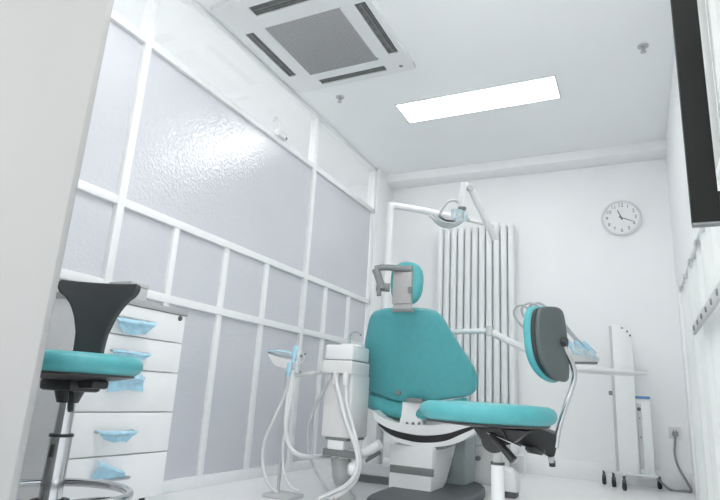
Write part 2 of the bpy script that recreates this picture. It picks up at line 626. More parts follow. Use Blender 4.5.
# outlet
q = Vector((.236, BY, .41))
ot = thing('wall_outlet', q, 'white wall outlet low on the back wall with a grey plug in it', 'outlet')
box((q.x - .043, BY - .010, q.z - .043), (q.x + .043, BY, q.z + .043), .004).build('face_plate', WPLB, ot)
for dx, dz, ry in ((-.009, .016, 0), (.009, .016, 0)):
    box((q.x + dx - .002, BY - .0115, q.z + dz - .006), (q.x + dx + .002, BY - .009, q.z + dz + .006), 0).build('slot', DGREY, ot)

# mobile disinfection tower
TY = 4.80
tw = thing('disinfection_tower', (-.06, TY, 0), 'tall white mobile tower panel on castors by the back wall outlet', 'mobile tower')
a = on(613.5, 474, 1, TY)
b = on(637, 474, 1, TY)
zt = on(612, 325, 1, TY).z
zbm = .115
x0, x1 = -.158, -.022
tb = [(x0, TY, zbm), (x1, TY, zbm), (x1, TY, zt - .085), (x1 - .022, TY, zt - .042), (x1 - .06, TY, zt - .012), (x0 + .03, TY, zt), (x0, TY, zt)]
MB().prism(tb, (0, .10, 0), .004).build('housing', mat('tower_white', (.86, .885, .88), .35, var=.01), tw)
box((x0 - .02, TY + .015, zbm), (x0 - .0005, TY + .09, zt - .004), .003).build('side_rail', GPLA, tw)
for px, py in ((622, 328), (627, 331.5), (630, 335.5)):
    q = on(px, py, 1, TY)
    MB().lathe([(0, -.003), (.007, -.003), (.008, 0.002)], q, (0, 1, 0), 14).build('screw', MGREY, tw)
q = on(612, 393, 1, TY + .03)
MB().cyl((x0 - .018, TY + .03, q.z), (x0 - .045, TY + .03, q.z), .017, .015).build('knob', MGREY, tw)
zc = on(640, 397, 1, TY + .05).z
sc = box((x1 + .004, TY + .03, zbm), (x1 + .098, TY + .12, zc - .012), .004).build('lamp_post', mat('tower_white2', (.84, .87, .865), .35, var=.01), tw)
box((x1 + .006, TY + .024, zbm + .03), (x1 + .035, TY + .032, zc - .05), .002).build('groove_strip', GPLA, sc)
box((x1 - .006, TY + .02, zc - .012), (x1 + .10, TY + .13, zc + .006), .004).build('blue_cap', BLUE, sc)
for py, rr in ((409, .013), (418, .005), (437, .005)):
    q = on(637, py, 1, TY + .024)
    MB().lathe([(0, -.004), (rr, -.003), (rr * 1.1, .002)], Vector((x1 + .021, TY + .024, q.z)), (0, 1, 0), 14).build('button', DGREY, sc)
box((-.19, TY - .01, .095), (.095, TY + .15, .115), .006).build('base_plate', WPLA, tw)
for k, (ex, ey) in enumerate(((-.27, TY + .12), (-.125, TY - .12), (.105, TY + .21), (-.20, TY + .03))):
    st = Vector((max(-.15, min(.12, ex)), max(TY, min(TY + .14, ey)), .104))
    MB().tube([st, (ex, ey, .094)], .009, 10).build('leg', WPLA, tw)
    cs = MB().cyl((ex, ey, .10), (ex, ey, .055), .01).box((ex - .014, ey - .012, .035), (ex + .014, ey + .012, .07), .003).build('castor', DGREY, tw)
    MB().lathe([(0, -.011), (.024, -.011), (.027, -.006), (.027, .006), (.024, .011), (0, .011)], (ex, ey - .004, .028), (1, .25, 0), 20).build('wheel', RUB, cs)
pl = [on(675, 441, 1, BY - .03), on(675, 455, 1, BY - .05), on(679, 468, 1, BY - .055), Vector((.29, BY - .055, .06))]
g = [Vector((.305, 5.03, .012)), Vector((.26, 5.0, .010)), Vector((.17, 4.98, .010))]
MB().tube([Vector((.236, BY - .026, .395)), pl[0]] + pl[1:] + g + [Vector((.07, TY + .13, .105))], .0085, 8, 6).build('power_cord', CORD, tw)
box((.216, BY - .04, .385), (.256, BY - .0115, .42), .006).build('plug', CORD, tw)

# ================================================================== RIGHT WALL FOLDING SCREEN
SX = .27
sc = thing('pleated_screen', (SX, 2.7, 0), 'white pleated folding screen along the right wall, under the black frame', 'folding screen')
y0, y1, zt = 1.56, 3.98, 1.30
grid = []
nY = 240
ys = [y0 + (y1 - y0) * k / nY for k in range(nY + 1)]
def fold(y):
    ph = (y / .155) % 1
    return .032 * (1 - abs(2 * ph - 1) ** 5) + .004 * math.sin(y * 71)
for z in [.06 + (zt - .06) * k / 8 for k in range(9)]:
    grid.append([(SX + fold(y), y, z) for y in ys])
MB().sheet(grid).build('pleated_panel', FABRIC, sc, solid=.004)
box((SX - .004, y0, zt - .01), (SX + .026, y1 + .01, zt + .018), .006).build('top_rail', FRAME, sc)
box((SX - .004, y1, .03), (SX + .026, y1 + .02, zt + .018), .006).build('end_post', FRAME, sc)
box((SX - .028, y0, .905), (SX - .012, 3.0, .955), .008).build('handrail', GPLA, sc)
for k in range(7):
    y = 1.72 + .35 * k
    if y < y1:
        box((SX - .010, y - .028, zt - .03), (SX - .002, y + .028, zt - .006), .004).build('rail_clip', GPLA, sc)
for k in range(7):
    y = 1.86 + .17 * k
    MB().lathe([(0, .006), (.010, .005), (.012, 0)], (SX - .028, y, .925), (-1, 0, 0), 12).build('rail_bolt', MGREY, sc)
for y in (1.6, 2.8, 3.9):
    box((SX - .04, y - .02, 0), (SX + .05, y + .02, .06), .006).build('foot', FRAME, sc)

# black framed clear panel, hinged off the right wall
FYY = 1.5
fr = thing('window_sash', (.30, FYY, 1.0), 'black framed clear glass panel cropped by the top right corner of the photo', 'glass panel')
fx0, fx1 = .1425, RX - .003
fz0, fz1 = .999, 2.3
bw = .0585
box((fx0, FYY, fz0), (fx0 + bw, FYY + .03, fz1), .002).build('stile', BFRAME, fr)
box((fx1 - .02, FYY, fz0), (fx1, FYY + .03, fz1), .002).build('stile', BFRAME, fr)
box((fx0 + bw, FYY, fz0), (fx1 - .02, FYY + .03, fz0 + .075), .001).build('rail', BFRAME, fr)
box((fx0 + bw, FYY, fz1 - .075), (fx1 - .02, FYY + .03, fz1), .001).build('rail', BFRAME, fr)
box((fx0, FYY + .001, fz0 - .006), (fx1, FYY + .028, fz0), .001).build('lit_edge', MGREY, fr)  # lighter grey strip stands in for light on the frame's underside
box((fx0 + bw - .005, FYY + .012, fz0 + .07), (fx1 - .015, FYY + .017, fz1 - .07), 0).build('pane', CLEAR, fr)

# ================================================================== DRAWER CABINET
cx0, cx1, cy0, cy1 = -2.205, -1.85, 1.457, 1.955
cb = thing('drawer_cabinet', ((cx0 + cx1) / 2, (cy0 + cy1) / 2, 0), 'white five-drawer cabinet against the glass partition behind the left stool', 'drawer cabinet')
zs = [.09, .266, .429, .595, .727, .853]
box((cx0, cy0, .085), (cx1 - .02, cy1, .853), .002).build('body', CABW, cb)
box((cx0 - .0, cy0 - .006, .853), (cx1 + .006, cy1 + .006, .878), .003).build('top', CABT, cb)
hp = [(118, 434), (128, 380), (130, 352), (140, 324)]
for k in range(5):
    z0, z1 = zs[k] + .0025, zs[k + 1] - .0025
    dr = box((cx1 - .019, cy0 + .002, z0), (cx1, cy1 - .002, z1), .0015).build('drawer', CABW, cb)
    px, py = [(111, 479.5), (116, 431.5), (127, 377), (131, 352), (137, 320)][k]
    h = on(px, py, 0, cx1 + .015)
    ym = min(max(h.y, cy0 + .10), cy1 - .10)
    zm = h.z
    L = .085
    hd = MB().tube([(cx1, ym - L, zm), (cx1 + .020, ym - L, zm), (cx1 + .026, ym - L + .008, zm), (cx1 + .026, ym + L - .008, zm), (cx1 + .020, ym + L, zm), (cx1, ym + L, zm)], .0055, 8).build('handle', STEEL, dr)
    # protective film folded over the handle
    quad = [((99, 461), (122, 471), (130, 479), (93, 481)), ((95, 431), (138, 431), (128, 443), (107, 441)),
            ((112, 374), (143, 375), (145, 391), (109, 391)), ((111, 349), (151, 354), (146, 360), (118, 357)),
            ((116, 317), (156, 323), (148, 335), (124, 333))][k]
    A, B, C, D_ = [on(qx, qy, 0, cx1 + .032) for qx, qy in quad]
    rows = []
    for i in range(9):
        sv = i / 8
        row = []
        for j in range(15):
            t = j / 14
            p = A.lerp(B, t).lerp(D_.lerp(C, t), sv)
            p.x += .010 * math.sin(math.pi * min(1, sv * 2.2)) - .012 * sv + .003 * math.sin(9 * t + 4 * sv + k)
            p.z += .003 * math.sin(7 * t + 2 * k) * (.3 + sv)
            row.append(p)
        rows.append(row)
    MB().sheet(rows).build('plastic_film', FILM, hd, solid=.0012)
    if k == 4:
        q = on(180, 318.5, 0, cx1)
        MB().lathe([(0, .005), (.010, .005), (.012, 0)], (cx1, q.y, q.z), (1, 0, 0), 18).build('lock', DGREY, dr)
for dx in (cx0 + .05, cx1 - .06):
    for dy in (cy0 + .05, cy1 - .05):
        c = MB().cyl((dx, dy, .088), (dx, dy, .05), .012).box((dx - .016, dy - .014, .03), (dx + .016, dy + .014, .06), .003).build('castor', DGREY, cb)
        MB().lathe([(0, -.010), (.022, -.010), (.025, -.005), (.025, .005), (.022, .010), (0, .010)], (dx, dy, .025), (0, 1, 0), 20).build('wheel', RUB, c)
# grey box on the cabinet
q0, q1 = on(128, 297, 0, -1.93), on(150, 297, 0, -1.93)
gb = thing('storage_box', (-1.99, 1.62, .878), 'small grey box on top of the drawer cabinet behind the black stool back', 'box')
gy0_, gy1_ = on(129, 297, 0, -1.93).y, on(147, 297, 0, -1.93).y
box((-2.06, gy0_, .8785), (-1.93, gy1_, .948), .004).build('body', GPLA, gb)
box((-2.064, gy0_ - .004, .948), (-1.926, gy1_ + .004, .966), .004).build('lid', mat('box_lid_grey', (.50, .515, .515), .5), gb)


# ================================================================== STOOLS
def star_base(t, c, hub_z=.11):
    for k in range(5):
        a = R(72 * k + 20)
        d = Vector((math.cos(a), math.sin(a), 0))
        leg = MB().tube([c + d * .02 + Vector((0, 0, hub_z)), c + d * .13 + Vector((0, 0, hub_z - .005)), c + d * .25 + Vector((0, 0, .075))], lambda s: .02 - .006 * s, 10, 4).build('leg', CHROME, t)
        e = c + d * .25
        cs = MB().cyl(e + Vector((0, 0, .08)), e + Vector((0, 0, .045)), .009).box(e + Vector((-.015, -.012, .03)), e + Vector((.015, .012, .055)), .003).build('castor', BLACK, leg)
        MB().lathe([(0, -.012), (.022, -.012), (.026, -.006), (.026, .006), (.022, .012), (0, .012)], e + Vector((0, 0, .026)), (-d.y, d.x, 0), 20).build('wheel', RUB, cs)


def seat_profile(r, T):
    return [(0, -T / 2), (r * .80, -T / 2), (r * .90, -T / 2 + .004), (r * .965, -T * .28), (r, -.004), (r * .995, T * .16), (r * .955, T * .36), (r * .87, T * .48), (r * .7, T / 2), (r * .4, T / 2 + .002), (0, T / 2 + .003)]


# --- left stool
c1 = Vector((-1.540, 1.184, 0))
s1 = thing('stool', c1, 'teal round stool with a black plastic backrest and chrome foot ring, left foreground', 'stool')
sz = .592
MB().lathe(seat_profile(.197, .062), c1 + Vector((0, 0, sz)), seg=56).build('seat', TEAL, s1)
MB().lathe([(0, -.05), (.07, -.05), (.12, -.045), (.175, -.034), (.178, -.028), (0, -.028)], c1 + Vector((0, 0, sz)), seg=40).build('seat_pan', BLACK, s1)
me_ = MB().box(c1 + Vector((-.07, -.055, sz - .082)), c1 + Vector((.07, .055, sz - .045)), .01)
me_.cyl(c1 + Vector((0, 0, sz - .115)), c1 + Vector((0, 0, sz - .06)), .03, .05)
me_.box(c1 + Vector((.05, -.03, sz - .07)), c1 + Vector((.13, .03, sz - .045)), .008)
mech = me_.build('tilt_mechanism', BLACK, s1)
lv_ = c1 + Vector((.055, -.035, sz - .085))
MB().tube([c1 + Vector((.03, -.03, sz - .075)), lv_, lv_ + Vector((.025, -.012, -.05))], .008, 8, 3).build('lever', BLACK, mech)
MB().cyl(c1 + Vector((0, 0, .36)), c1 + Vector((0, 0, sz - .1)), .023, seg=24).build('gas_piston', CHROME, s1)
sl = MB().cyl(c1 + Vector((0, 0, .10)), c1 + Vector((0, 0, .385)), .031, seg=28).build('gas_column', CHROME, s1)
MB().lathe([(.022, .387), (.033, .388), (.034, .380), (.031, .380)], c1, seg=28).build('collar', BLACK, sl)
q = at(58, 446, 1.66)
box(c1 + Vector((.004, -.034, .325)), c1 + Vector((.016, -.028, .36)), .002).build('sticker', BLACK, sl)
rz = .222
ring = MB().tube([c1 + Vector((math.cos(2 * math.pi * k / 48) * .212, math.sin(2 * math.pi * k / 48) * .212, rz)) for k in range(48)], .0125, 12, closed=True).build('foot_ring', CHROME, s1)
for a in (20, 140, 260):
    d = Vector((math.cos(R(a)), math.sin(R(a)), 0))
    MB().tube([c1 + d * .034 + Vector((0, 0, rz - .03)), c1 + d * .10 + Vector((0, 0, rz - .012)), c1 + d * .21 + Vector((0, 0, rz))], .009, 10, 4).build('spoke', CHROME, ring)
MB().lathe([(.038, rz - .05), (.052, rz - .05), (.052, rz - .015), (.038, rz - .015)], c1, seg=28).build('ring_hub', BLACK, ring)
star_base(s1, c1)
# backrest: a black T shaped shell rising behind the seat
bo = []
ctr = at(87.5, 350, 1.80)
# outline in (u right, v up) metres measured from the waist centre
ol = [(-.052, -.07), (.052, -.07), (.051, 0), (.053, .05), (.066, .10), (.094, .148), (.130, .178), (.156, .192), (.166, .206), (.167, .222), (.158, .233), (.10, .238), (0, .242), (-.10, .238), (-.158, .233), (-.167, .222), (-.166, .206), (-.156, .192), (-.130, .178), (-.094, .148), (-.066, .10), (-.053, .05), (-.051, 0)]
# hand made shell: rows across the height
rowsF = []
vlev = [-.07, -.03, 0, .03, .055, .08, .105, .13, .145, .158, .168, .178, .188, .198, .208, .216, .222]
def hwv(v):
    tab = [(-.07, .050), (0, .050), (.05, .053), (.10, .068), (.140, .088), (.168, .112), (.180, .130), (.194, .139), (.212, .141), (.221, .136), (.232, .130)]
    for (a0, b0), (a1, b1) in zip(tab, tab[1:]):
        if a0 <= v <= a1:
            return b0 + (b1 - b0) * (v - a0) / (a1 - a0)
    return tab[-1][1]
rdir = Vector((.9, .42, 0)).normalized()
fdir = Vector((-.42, .9, 0)).normalized()
for v in vlev:
    h = hwv(v)
    row = []
    for j in range(15):
        t = j / 14 * 2 - 1
        u = h * t
        dep = -1.6 * u * u + .02 + .25 * (v + .07) ** 2
        row.append(ctr + rdir * u + fdir * dep + Vector((0, 0, v)))
    rowsF.append(row)
bk = MB().sheet(rowsF).build('backrest', BACKB, s1, solid=.022)
bv = bk.modifiers.new('soft_edge', 'BEVEL')
bv.width = .007
bv.segments = 3
bv.limit_method = 'ANGLE'
bv.angle_limit = R(50)
MB().tube([c1 + Vector((0, .03, sz - .065)), c1 + fdir * .16 + Vector((0, 0, sz - .06)), ctr + fdir * .035 + Vector((0, 0, -.075)), ctr + fdir * .03 + Vector((0, 0, -.02))], .014, 10, 5).build('back_support', BLACK, s1)

# --- right stool
c2 = Vector((-.417, 1.76, 0))
s2 = thing('stool', c2, 'teal round stool before the dental chair, oval grey-backed backrest on a steel bar', 'stool')
sz2 = .519
MB().lathe(seat_profile(.203, .058), c2 + Vector((0, 0, sz2)), seg=56).build('seat', TEAL, s2)
MB().lathe([(0, -.040), (.07, -.040), (.12, -.036), (.18, -.031), (.184, -.026), (0, -.026)], c2 + Vector((0, 0, sz2)), seg=40).build('seat_pan', BLACK, s2)
q = at(497, 445, 1.70)
post = Vector((-.394, 1.80, 0))
c2p = Vector((-.390, 1.765, 0))
# tilt mechanism: plates, arms and a wedge running out to the backrest bar
e = Vector((-.232, 1.83, .445))
mm = MB()
mm.prism([c2p + Vector((-.075, 0, sz2 - .042)), c2p + Vector((.10, 0, sz2 - .042)), c2p + Vector((.05, 0, sz2 - .08)), c2p + Vector((.0, 0, sz2 - .10)), c2p + Vector((-.045, 0, sz2 - .08))], (0, .09, 0), .004)
mech2 = mm.build('tilt_mechanism', BLACK, s2)
MB().tube([c2p + Vector((-.01, -.025, sz2 - .06)), c2p + Vector((.035, -.04, sz2 - .10)), c2p + Vector((.06, -.045, sz2 - .125))], lambda t: .010 + .003 * t, 10, 4).build('lever', BLACK, mech2)
MB().cyl(c2p + Vector((-.005, -.012, sz2 - .075)), c2p + Vector((-.005, .0, sz2 - .075)), .038, seg=24).build('pivot_disc', BLACK, mech2)
MB().tube([c2p + Vector((-.02, -.03, sz2 - .055)), c2p + Vector((.08, -.04, sz2 - .085))], .003, 8).build('spring_rod', CHROME, mech2)
a0, a1 = at(513, 424, 1.76), at(557, 436, 1.80)
b0, b1 = at(519, 444, 1.76), at(553, 459, 1.80)
MB().prism([at(498, 424, 1.74), at(530, 425, 1.76), at(560, 436, 1.80), at(554, 460, 1.80), at(536, 449, 1.77), at(512, 443, 1.75)], FWD * .055, .004).build('back_arm', BLACK, s2)
MB().lathe([(0, -.012), (.022, -.012), (.03, -.004), (.03, .006), (0, .010)], at(535, 450, 1.75), (.1, .1, 1), 20).build('tilt_knob', BLACK, s2)
kn = MB().cyl(at(551, 456, 1.79), at(552, 462, 1.79), .010).build('clamp_screw', STEEL, s2)
MB().tube([at(552, 460, 1.79), at(552.5, 466, 1.79)], .010, 10).build('screw_grip', BLACK, kn)
MB().cyl(c2p + Vector((0, .02, .36)), c2p + Vector((0, .02, sz2 - .07)), .0145, seg=24).build('gas_piston', GPLA, s2)
gc = MB().cyl(c2p + Vector((0, .02, .10)), c2p + Vector((0, .02, .377)), .0195, seg=28).build('gas_column', WPLA, s2)
MB().lathe([(.014, .379), (.0205, .380), (.021, .372), (.0192, .372)], c2p + Vector((0, .02, 0)), seg=28).build('collar', DGREY, gc)
star_base(s2, c2p + Vector((0, .02, 0)))
# backrest bar
bar = [at(556, 447, 1.80), at(559, 428, 1.80), at(566, 405, 1.80), at(572, 388, 1.80), at(574.5, 375, 1.80), at(572, 363, 1.79), at(566, 351, 1.775), at(561, 342, 1.765)]
MB().tube(bar, .0085, 12, 5).build('backrest_bar', CHROME, s2)
# backrest pad, seen mostly from its back
pc = at(548.5, 344, 1.77)
bn = Vector((.95, -.31, 0)).normalized()           # outward normal of the back shell
bu = Vector((.31, .95, 0)).normalized()            # sideways, away from the camera
tiltv = (Vector((0, 0, 1)) + bn * -.02).normalized()
raw = [(-.155, .02), (-.150, .075), (-.125, .113), (-.06, .125), (.03, .130), (.085, .118), (.128, .07), (.152, 0), (.152, -.075), (.125, -.115), (.05, -.128), (-.05, -.118), (-.115, -.085), (-.145, -.04)]
olp = [(p.x, p.y) for p in catmull([(a, b, 0) for a, b in raw], 4, True)]
def bfn(off, sc=1.):
    def f(u, v, w):
        u *= sc * .65
        v *= sc * .90
        return pc + bu * u + tiltv * v + bn * (w + off - 1.6 * u * u + .0)
    return f
sh = MB().pad(olp, .016, .008, bfn(.028), .004).build('back_shell', SLATE, s2)
MB().pad(olp, .014, .006, bfn(.012, .985), 0).build('gasket', BLACK, sh)
MB().pad(olp, .026, .013, bfn(-.006, 1.03), .003).build('back_cushion', TEAL, s2)
hb = at(562, 342, 1.755)
MB().lathe([(0, .016), (.012, .016), (.015, .010), (.015, -.012), (0, -.014)], hb, bn, 20).build('bar_clamp', BLACK, sh)

# ================================================================== DENTAL CHAIR
Bp = at(408, 402, 3.25)
ch = thing('dental_chair', (Bp.x, Bp.y + .45, 0), 'teal upholstered dental chair with white shell base, seen from behind', 'dental chair')
rec = R(23)
def backfn(off):
    def f(u, v, w):
        y = w + off
        return Bp + Vector((u, 1.15 * u * u - v * math.sin(rec) + y * math.cos(rec), v * math.cos(rec) + y * math.sin(rec)))
    return f
ro = [(0, -.012), (.10, -.010), (.21, .018), (.32, .045), (.362, .085), (.372, .15), (.352, .23), (.308, .32), (.262, .42), (.232, .485), (.20, .528), (.15, .545), (.06, .550)]
full = ro + [(-a, b) for a, b in reversed(ro[1:])]
olb = [(p.x, p.y) for p in catmull([(a, b, 0) for a, b in full], 4, True)]
MB().pad(olb, .085, .034, backfn(.045), .004, inner=(.9, .75, .6, .45, .3, .15)).build('backrest', TEAL, ch)
q = at(402, 388, 3.24)
bt = backfn(.0)
MB().lathe([(0, .008), (.014, .008), (.018, 0), (.018, -.004)], bt(-.055, .055, 0), (0, -1, 0), 20).build('back_button', MGREY, ch)
# headrest
H = at(400.5, 282, 3.02)
HF = H + Vector((.004, .080, .003))
rawh = [(-.094, .0), (-.088, .07), (-.055, .115), (0, .128), (.055, .115), (.088, .07), (.094, 0), (.082, -.065), (.05, -.105), (0, -.115), (-.05, -.105), (-.082, -.065)]
olh = [(p.x, p.y) for p in catmull([(a, b, 0) for a, b in rawh], 4, True)]
hr = MB().pad(olh, .075, .036, lambda u, v, w: HF + Vector((u, w + .5 * u * u, v - .0)), .006).build('headrest', TEAL, ch)
box(H + Vector((-.055, .02, -.115)), H + Vector((.055, .045, .075)), .006).build('headrest_plate', mat('headrest_plate_grey', (.40, .395, .395), .45, var=.02), hr)
# neck bar
nb_ = box(H + Vector((-.052, .03, -.145)), H + Vector((.056, .046, -.1)), .005).build('neck_bar', mat('headrest_plate_grey', (.40, .395, .395)), ch)
box(H + Vector((-.06, .025, -.158)), H + Vector((.066, .055, -.140)), .005).build('neck_bracket', MGREY, ch)
br_ = MB()
br_.tube([H + Vector((.055, .03, .075)), H + Vector((-.06, .0, .082)), H + Vector((-.105, -.03, .078)), H + Vector((-.135, -.04, .068))], .018, 10, 3)
br_.tube([H + Vector((-.135, -.04, .068)), H + Vector((-.115, -.035, .02)), H + Vector((-.095, -.03, -.04))], .021, 10, 3)
hbk = br_.build('headrest_bracket', MGREY, hr)
MB().tube([H + Vector((-.112, -.035, -.020)), H + Vector((-.108, -.035, -.078))], .013, 10).build('release_lever', MGREY, hbk)
MB().cyl(H + Vector((-.128, -.03, -.025)), H + Vector((-.06, .0, -.03)), .024).build('pivot_knob', MGREY, hbk)
box(H + Vector((.038, .008, -.06)), H + Vector((.062, .022, -.025)), .004).build('latch', MGREY, hr)
# seat
sc0 = Bp + Vector((0, .10, 0))
so = [(-.30, -.02), (-.325, .05), (-.27, .30), (-.26, .40), (-.25, .62), (-.22, .95), (-.17, 1.08), (0, 1.11), (.17, 1.08), (.22, .95), (.25, .62), (.26, .40), (.27, .30), (.325, .05), (.30, -.02), (.18, -.075), (0, -.085), (-.18, -.075)]
ols = [(p.x, p.y) for p in catmull([(a, b, 0) for a, b in so], 3, True)]
def seatfn(u, v, w):
    lift = 0 if v < .6 else -.15 * (v - .6) ** 2
    return Vector((Bp.x + u, Bp.y + .09 + v, .476 + w + .5 * u * u + lift))
seat = MB().pad(ols, .10, .045, seatfn, .006).build('seat', TEAL, ch)
box((Bp.x - .2, Bp.y + .1, .395), (Bp.x + .2, Bp.y + .75, .435), .01).build('seat_frame', WPLB, ch)
# hinge plate under the backrest
hp_ = MB()
hp_.prism([at(402, 402, 3.22), at(424, 402, 3.22), at(421, 418, 3.22), at(424, 428, 3.22), at(397, 428, 3.22), at(402, 416, 3.22)], Vector((0, .10, 0)), .004)
hpl = hp_.build('hinge_plate', WPLA, ch)
box(at(406, 402, 3.21) + Vector((0, 0, 0)), at(425, 399, 3.21) + Vector((0, .03, 0)), .002).build('hinge_strip', MGREY, hpl)
for px in (407, 413, 419):
    MB().lathe([(0, .004), (.007, .004), (.009, 0)], at(px, 423.5, 3.215), (0, -1, 0), 14).build('screw', MGREY, hpl)
# boat shaped white shell with a dark slot
def poly(pts, d, n=4):
    top, bot = pts
    T = catmull([at(x, y, d) for x, y in top], n)
    B = catmull([at(x, y, d) for x, y in bot], n)
    return T + B[::-1]
Dn = 3.19
up = MB().prism(poly(([(372, 410), (385, 419), (405, 424), (425, 425.5), (450, 423), (470, 418), (483, 419)],
                      [(374, 420), (388, 428), (405, 433), (425, 435.5), (447, 433.5), (465, 428), (482, 424)]), Dn), Vector((-.05, .40, 0)), .008).build('shell_top', WPLA, ch)
low = MB().prism(poly(([(376, 424), (390, 435), (408, 441), (425, 443), (445, 441), (462, 434), (478, 427)],
                       [(380, 429), (394, 440), (410, 445.5), (425, 447), (445, 446), (462, 441), (476, 431)]), Dn), Vector((-.05, .40, 0)), .006).build('shell_bottom', WPLA, ch)
MB().prism(poly(([(376, 419), (390, 428), (408, 434), (425, 436), (445, 434), (462, 429), (480, 424)],
                 [(379, 426), (392, 436), (410, 442), (425, 444), (445, 442), (460, 437), (476, 428)]), Dn + .02), Vector((-.05, .36, 0)), 0).build('shell_gap', BLACK, ch)
MB().prism(poly(([(420, 445), (440, 445), (460, 440)], [(422, 449), (442, 449.5), (458, 444)]), Dn + .01), Vector((-.05, .3, 0)), 0).build('shell_seal', MGREY, ch)
# motor box
mx0 = at(384.5, 465, 3.17)
mx1 = at(435.5, 468, 3.17)
zt_, zb_ = at(410, 446, 3.19).z, at(410, 488.5, 3.19).z
y_ = (mx0.y + mx1.y) / 2
prof = [(mx0.x, y_, zb_), (mx0.x, y_, zt_), (mx0.x, y_ + .43, zt_ + .02), (mx0.x, y_ + .37, zb_ + .11), (mx0.x, y_ + .29, zb_ + .03), (mx0.x, y_ + .22, zb_)]
mb_ = MB().prism(prof, (mx1.x - mx0.x, 0, 0), .012, 3).build('motor_cover', WPLA, ch)
s0, s1_ = on(390, 467, 1, y_), on(433.5, 475.5, 1, y_)
sl0, sl1 = on(411, 466.5, 1, y_).z, on(411, 474.5, 1, y_).z
vb = MB().box((s0.x, y_ - .003, sl1), (s1_.x, y_ + .01, sl0), .002).build('vent_slot', mat('vent_grey', (.26, .265, .265), .5), mb_)
vs = MB()
for k in range(24):
    x = s0.x + (s1_.x - s0.x) * (k + .5) / 24
    vs.box((x - .0022, y_ - .005, sl1 + .006), (x + .0022, y_ - .001, sl0 - .006), 0)
vs.build('vent_slats', MGREY, vb)
# grey column and base
cb0 = at(462, 466, 3.60)
colp = MB()
gy = y_ + .40
colp.prism([(at(450, 489, 3.55).x, gy, .03), (at(475, 489, 3.6).x, gy, .03), (at(472.5, 440, 3.6).x, gy, .42), (at(466, 440, 3.6).x, gy, .42), (at(460, 470, 3.6).x, gy, .20)], (0, .26, 0), .015, 3)
colp.build('lift_column', COLG, ch)
bp = MB()
bo_ = [(Bp.x - .06, Bp.y - .38), (Bp.x + .10, Bp.y - .42), (Bp.x + .32, Bp.y - .30), (Bp.x + .38, Bp.y + .10), (Bp.x + .33, Bp.y + .50), (Bp.x + .15, Bp.y + .72), (Bp.x - .08, Bp.y + .6), (Bp.x - .10, Bp.y + .1)]
bo_ = [(p.x, p.y) for p in catmull([(a, b, 0) for a, b in bo_], 4, True)]
bp.pad(bo_, .055, .02, lambda u, v, w: Vector((u, v, .0275 + w)), 0).build('base_plate', DGREY, ch)

# ================================================================== CUSPIDOR UNIT
UY = 2.86
UX0 = on(322.5, 410, 1, UY).x
UX1 = on(350.5, 410, 1, UY).x
zl, zl2, zu, zd = (on(330, y, 1, UY).z for y in (373, 359.5, 344.5, 437.5))
cu_ = thing('cuspidor_unit', (UX0 + .17, UY + .15, 0), 'white cuspidor unit with hanging white hoses between dental chair and glass partition', 'cuspidor unit')
box((UX0, UY, zd), (UX1, UY + .235, zl), .012, 3).build('body', WPLB, cu_)
box((UX0 - .008, UY - .03, zl - .002), (UX1 + .006, UY + .21, zl2 - .004), .008, 3).build('hose_manifold', WPLB, cu_)
box((UX0 - .004, UY - .012, zl2 - .004), (UX1, UY + .21, zu), .012, 3).build('top_housing', WPLA, cu_)
box((UX0 - .002, UY - .018, zl2 - .007), (UX1 + .004, UY + .205, zl2), .001).build('shadow_gap', MGREY, cu_)
MB().lathe([(0, .004), (.05, .004), (.068, .012), (.074, .012), (.076, 0), (0, 0)], (UX0 + .10, UY + .13, zu), seg=36).build('bowl', WPLA, cu_)
MB().tube([on(349.5, 344, 1, UY + .19), on(350, 336, 1, UY + .19), on(353.5, 332.5, 1, UY + .18), on(358, 332.5, 1, UY + .17), on(361, 335, 1, UY + .16)], .006, 10, 4).build('tap', CHROME, cu_)
box((UX0 + .03, UY, zd - .012), (UX1 - .01, UY + .22, zd + .003), .002).build('bottom_plate', MGREY, cu_)
z1, z2 = on(340, 450, 1, UY).z, on(340, 457, 1, UY).z
box((UX0 + .05, UY - .01, z1), (UX0 + .15, UY + .20, zd - .012), .006).build('mount_block', WPLA, cu_)
box((UX0 + .02, UY - .005, z2), (UX0 + .24, UY + .18, z1), .004).build('mount_rail', MGREY, cu_)


def ony(pts, y):
    return [on(p[0], p[1], 1, p[2] if len(p) > 2 else y) for p in pts]


MB().tube(ony([(340, 454), (356, 454), (366, 452), (380, 444)], UY + .03), .025, 12, 4).build('support_arm', WPLB, cu_)
MB().tube(ony([(366, 461), (380, 452)], UY + .08), .010, 10).build('arm_strut', MGREY, cu_)
p0, p1 = on(341, 457, 1, UY + .08), on(343, 484, 1, UY + .08)
PED = mat('pedestal_grey', (.42, .425, .425), .4)
MB().tube([p0, p0.lerp(p1, .6), p1], lambda t: .056 - .012 * max(0, t - .6) / .4, 24, 4).build('pedestal', PED, cu_)
MB().lathe([(0, 0), (.075, 0), (.075, .012), (.05, .03), (.03, p1.z + .01), (0, p1.z + .01)], (p1.x, p1.y, 0), seg=32).build('foot', GPLA, cu_)
fb = on(353, 469, 1, UY - .02)
MB().lathe([(0, -.03), (.022, -.028), (.034, -.018), (.034, .018), (.022, .028), (0, .03)], fb, RIGHT, 20).build('filter_cup', WPLA, cu_)
hy = UY - .045
MB().tube(ony([(336, 373), (337, 384), (341, 402), (347, 425), (355, 445), (358, 462), (354, 477), (344, 487), (333, 492, hy - .02), (325, 496, hy - .04), (318, 499, hy - .06)], hy), .0125, 10, 5).build('hose', HOSE, cu_)
MB().tube(ony([(346, 373), (346, 384), (347, 402), (352, 424), (357.5, 446), (360, 464), (356, 479), (347, 489), (338, 495, hy - .01), (330, 499, hy - .03)], hy + .02), .0115, 10, 5).build('hose', HOSE, cu_)
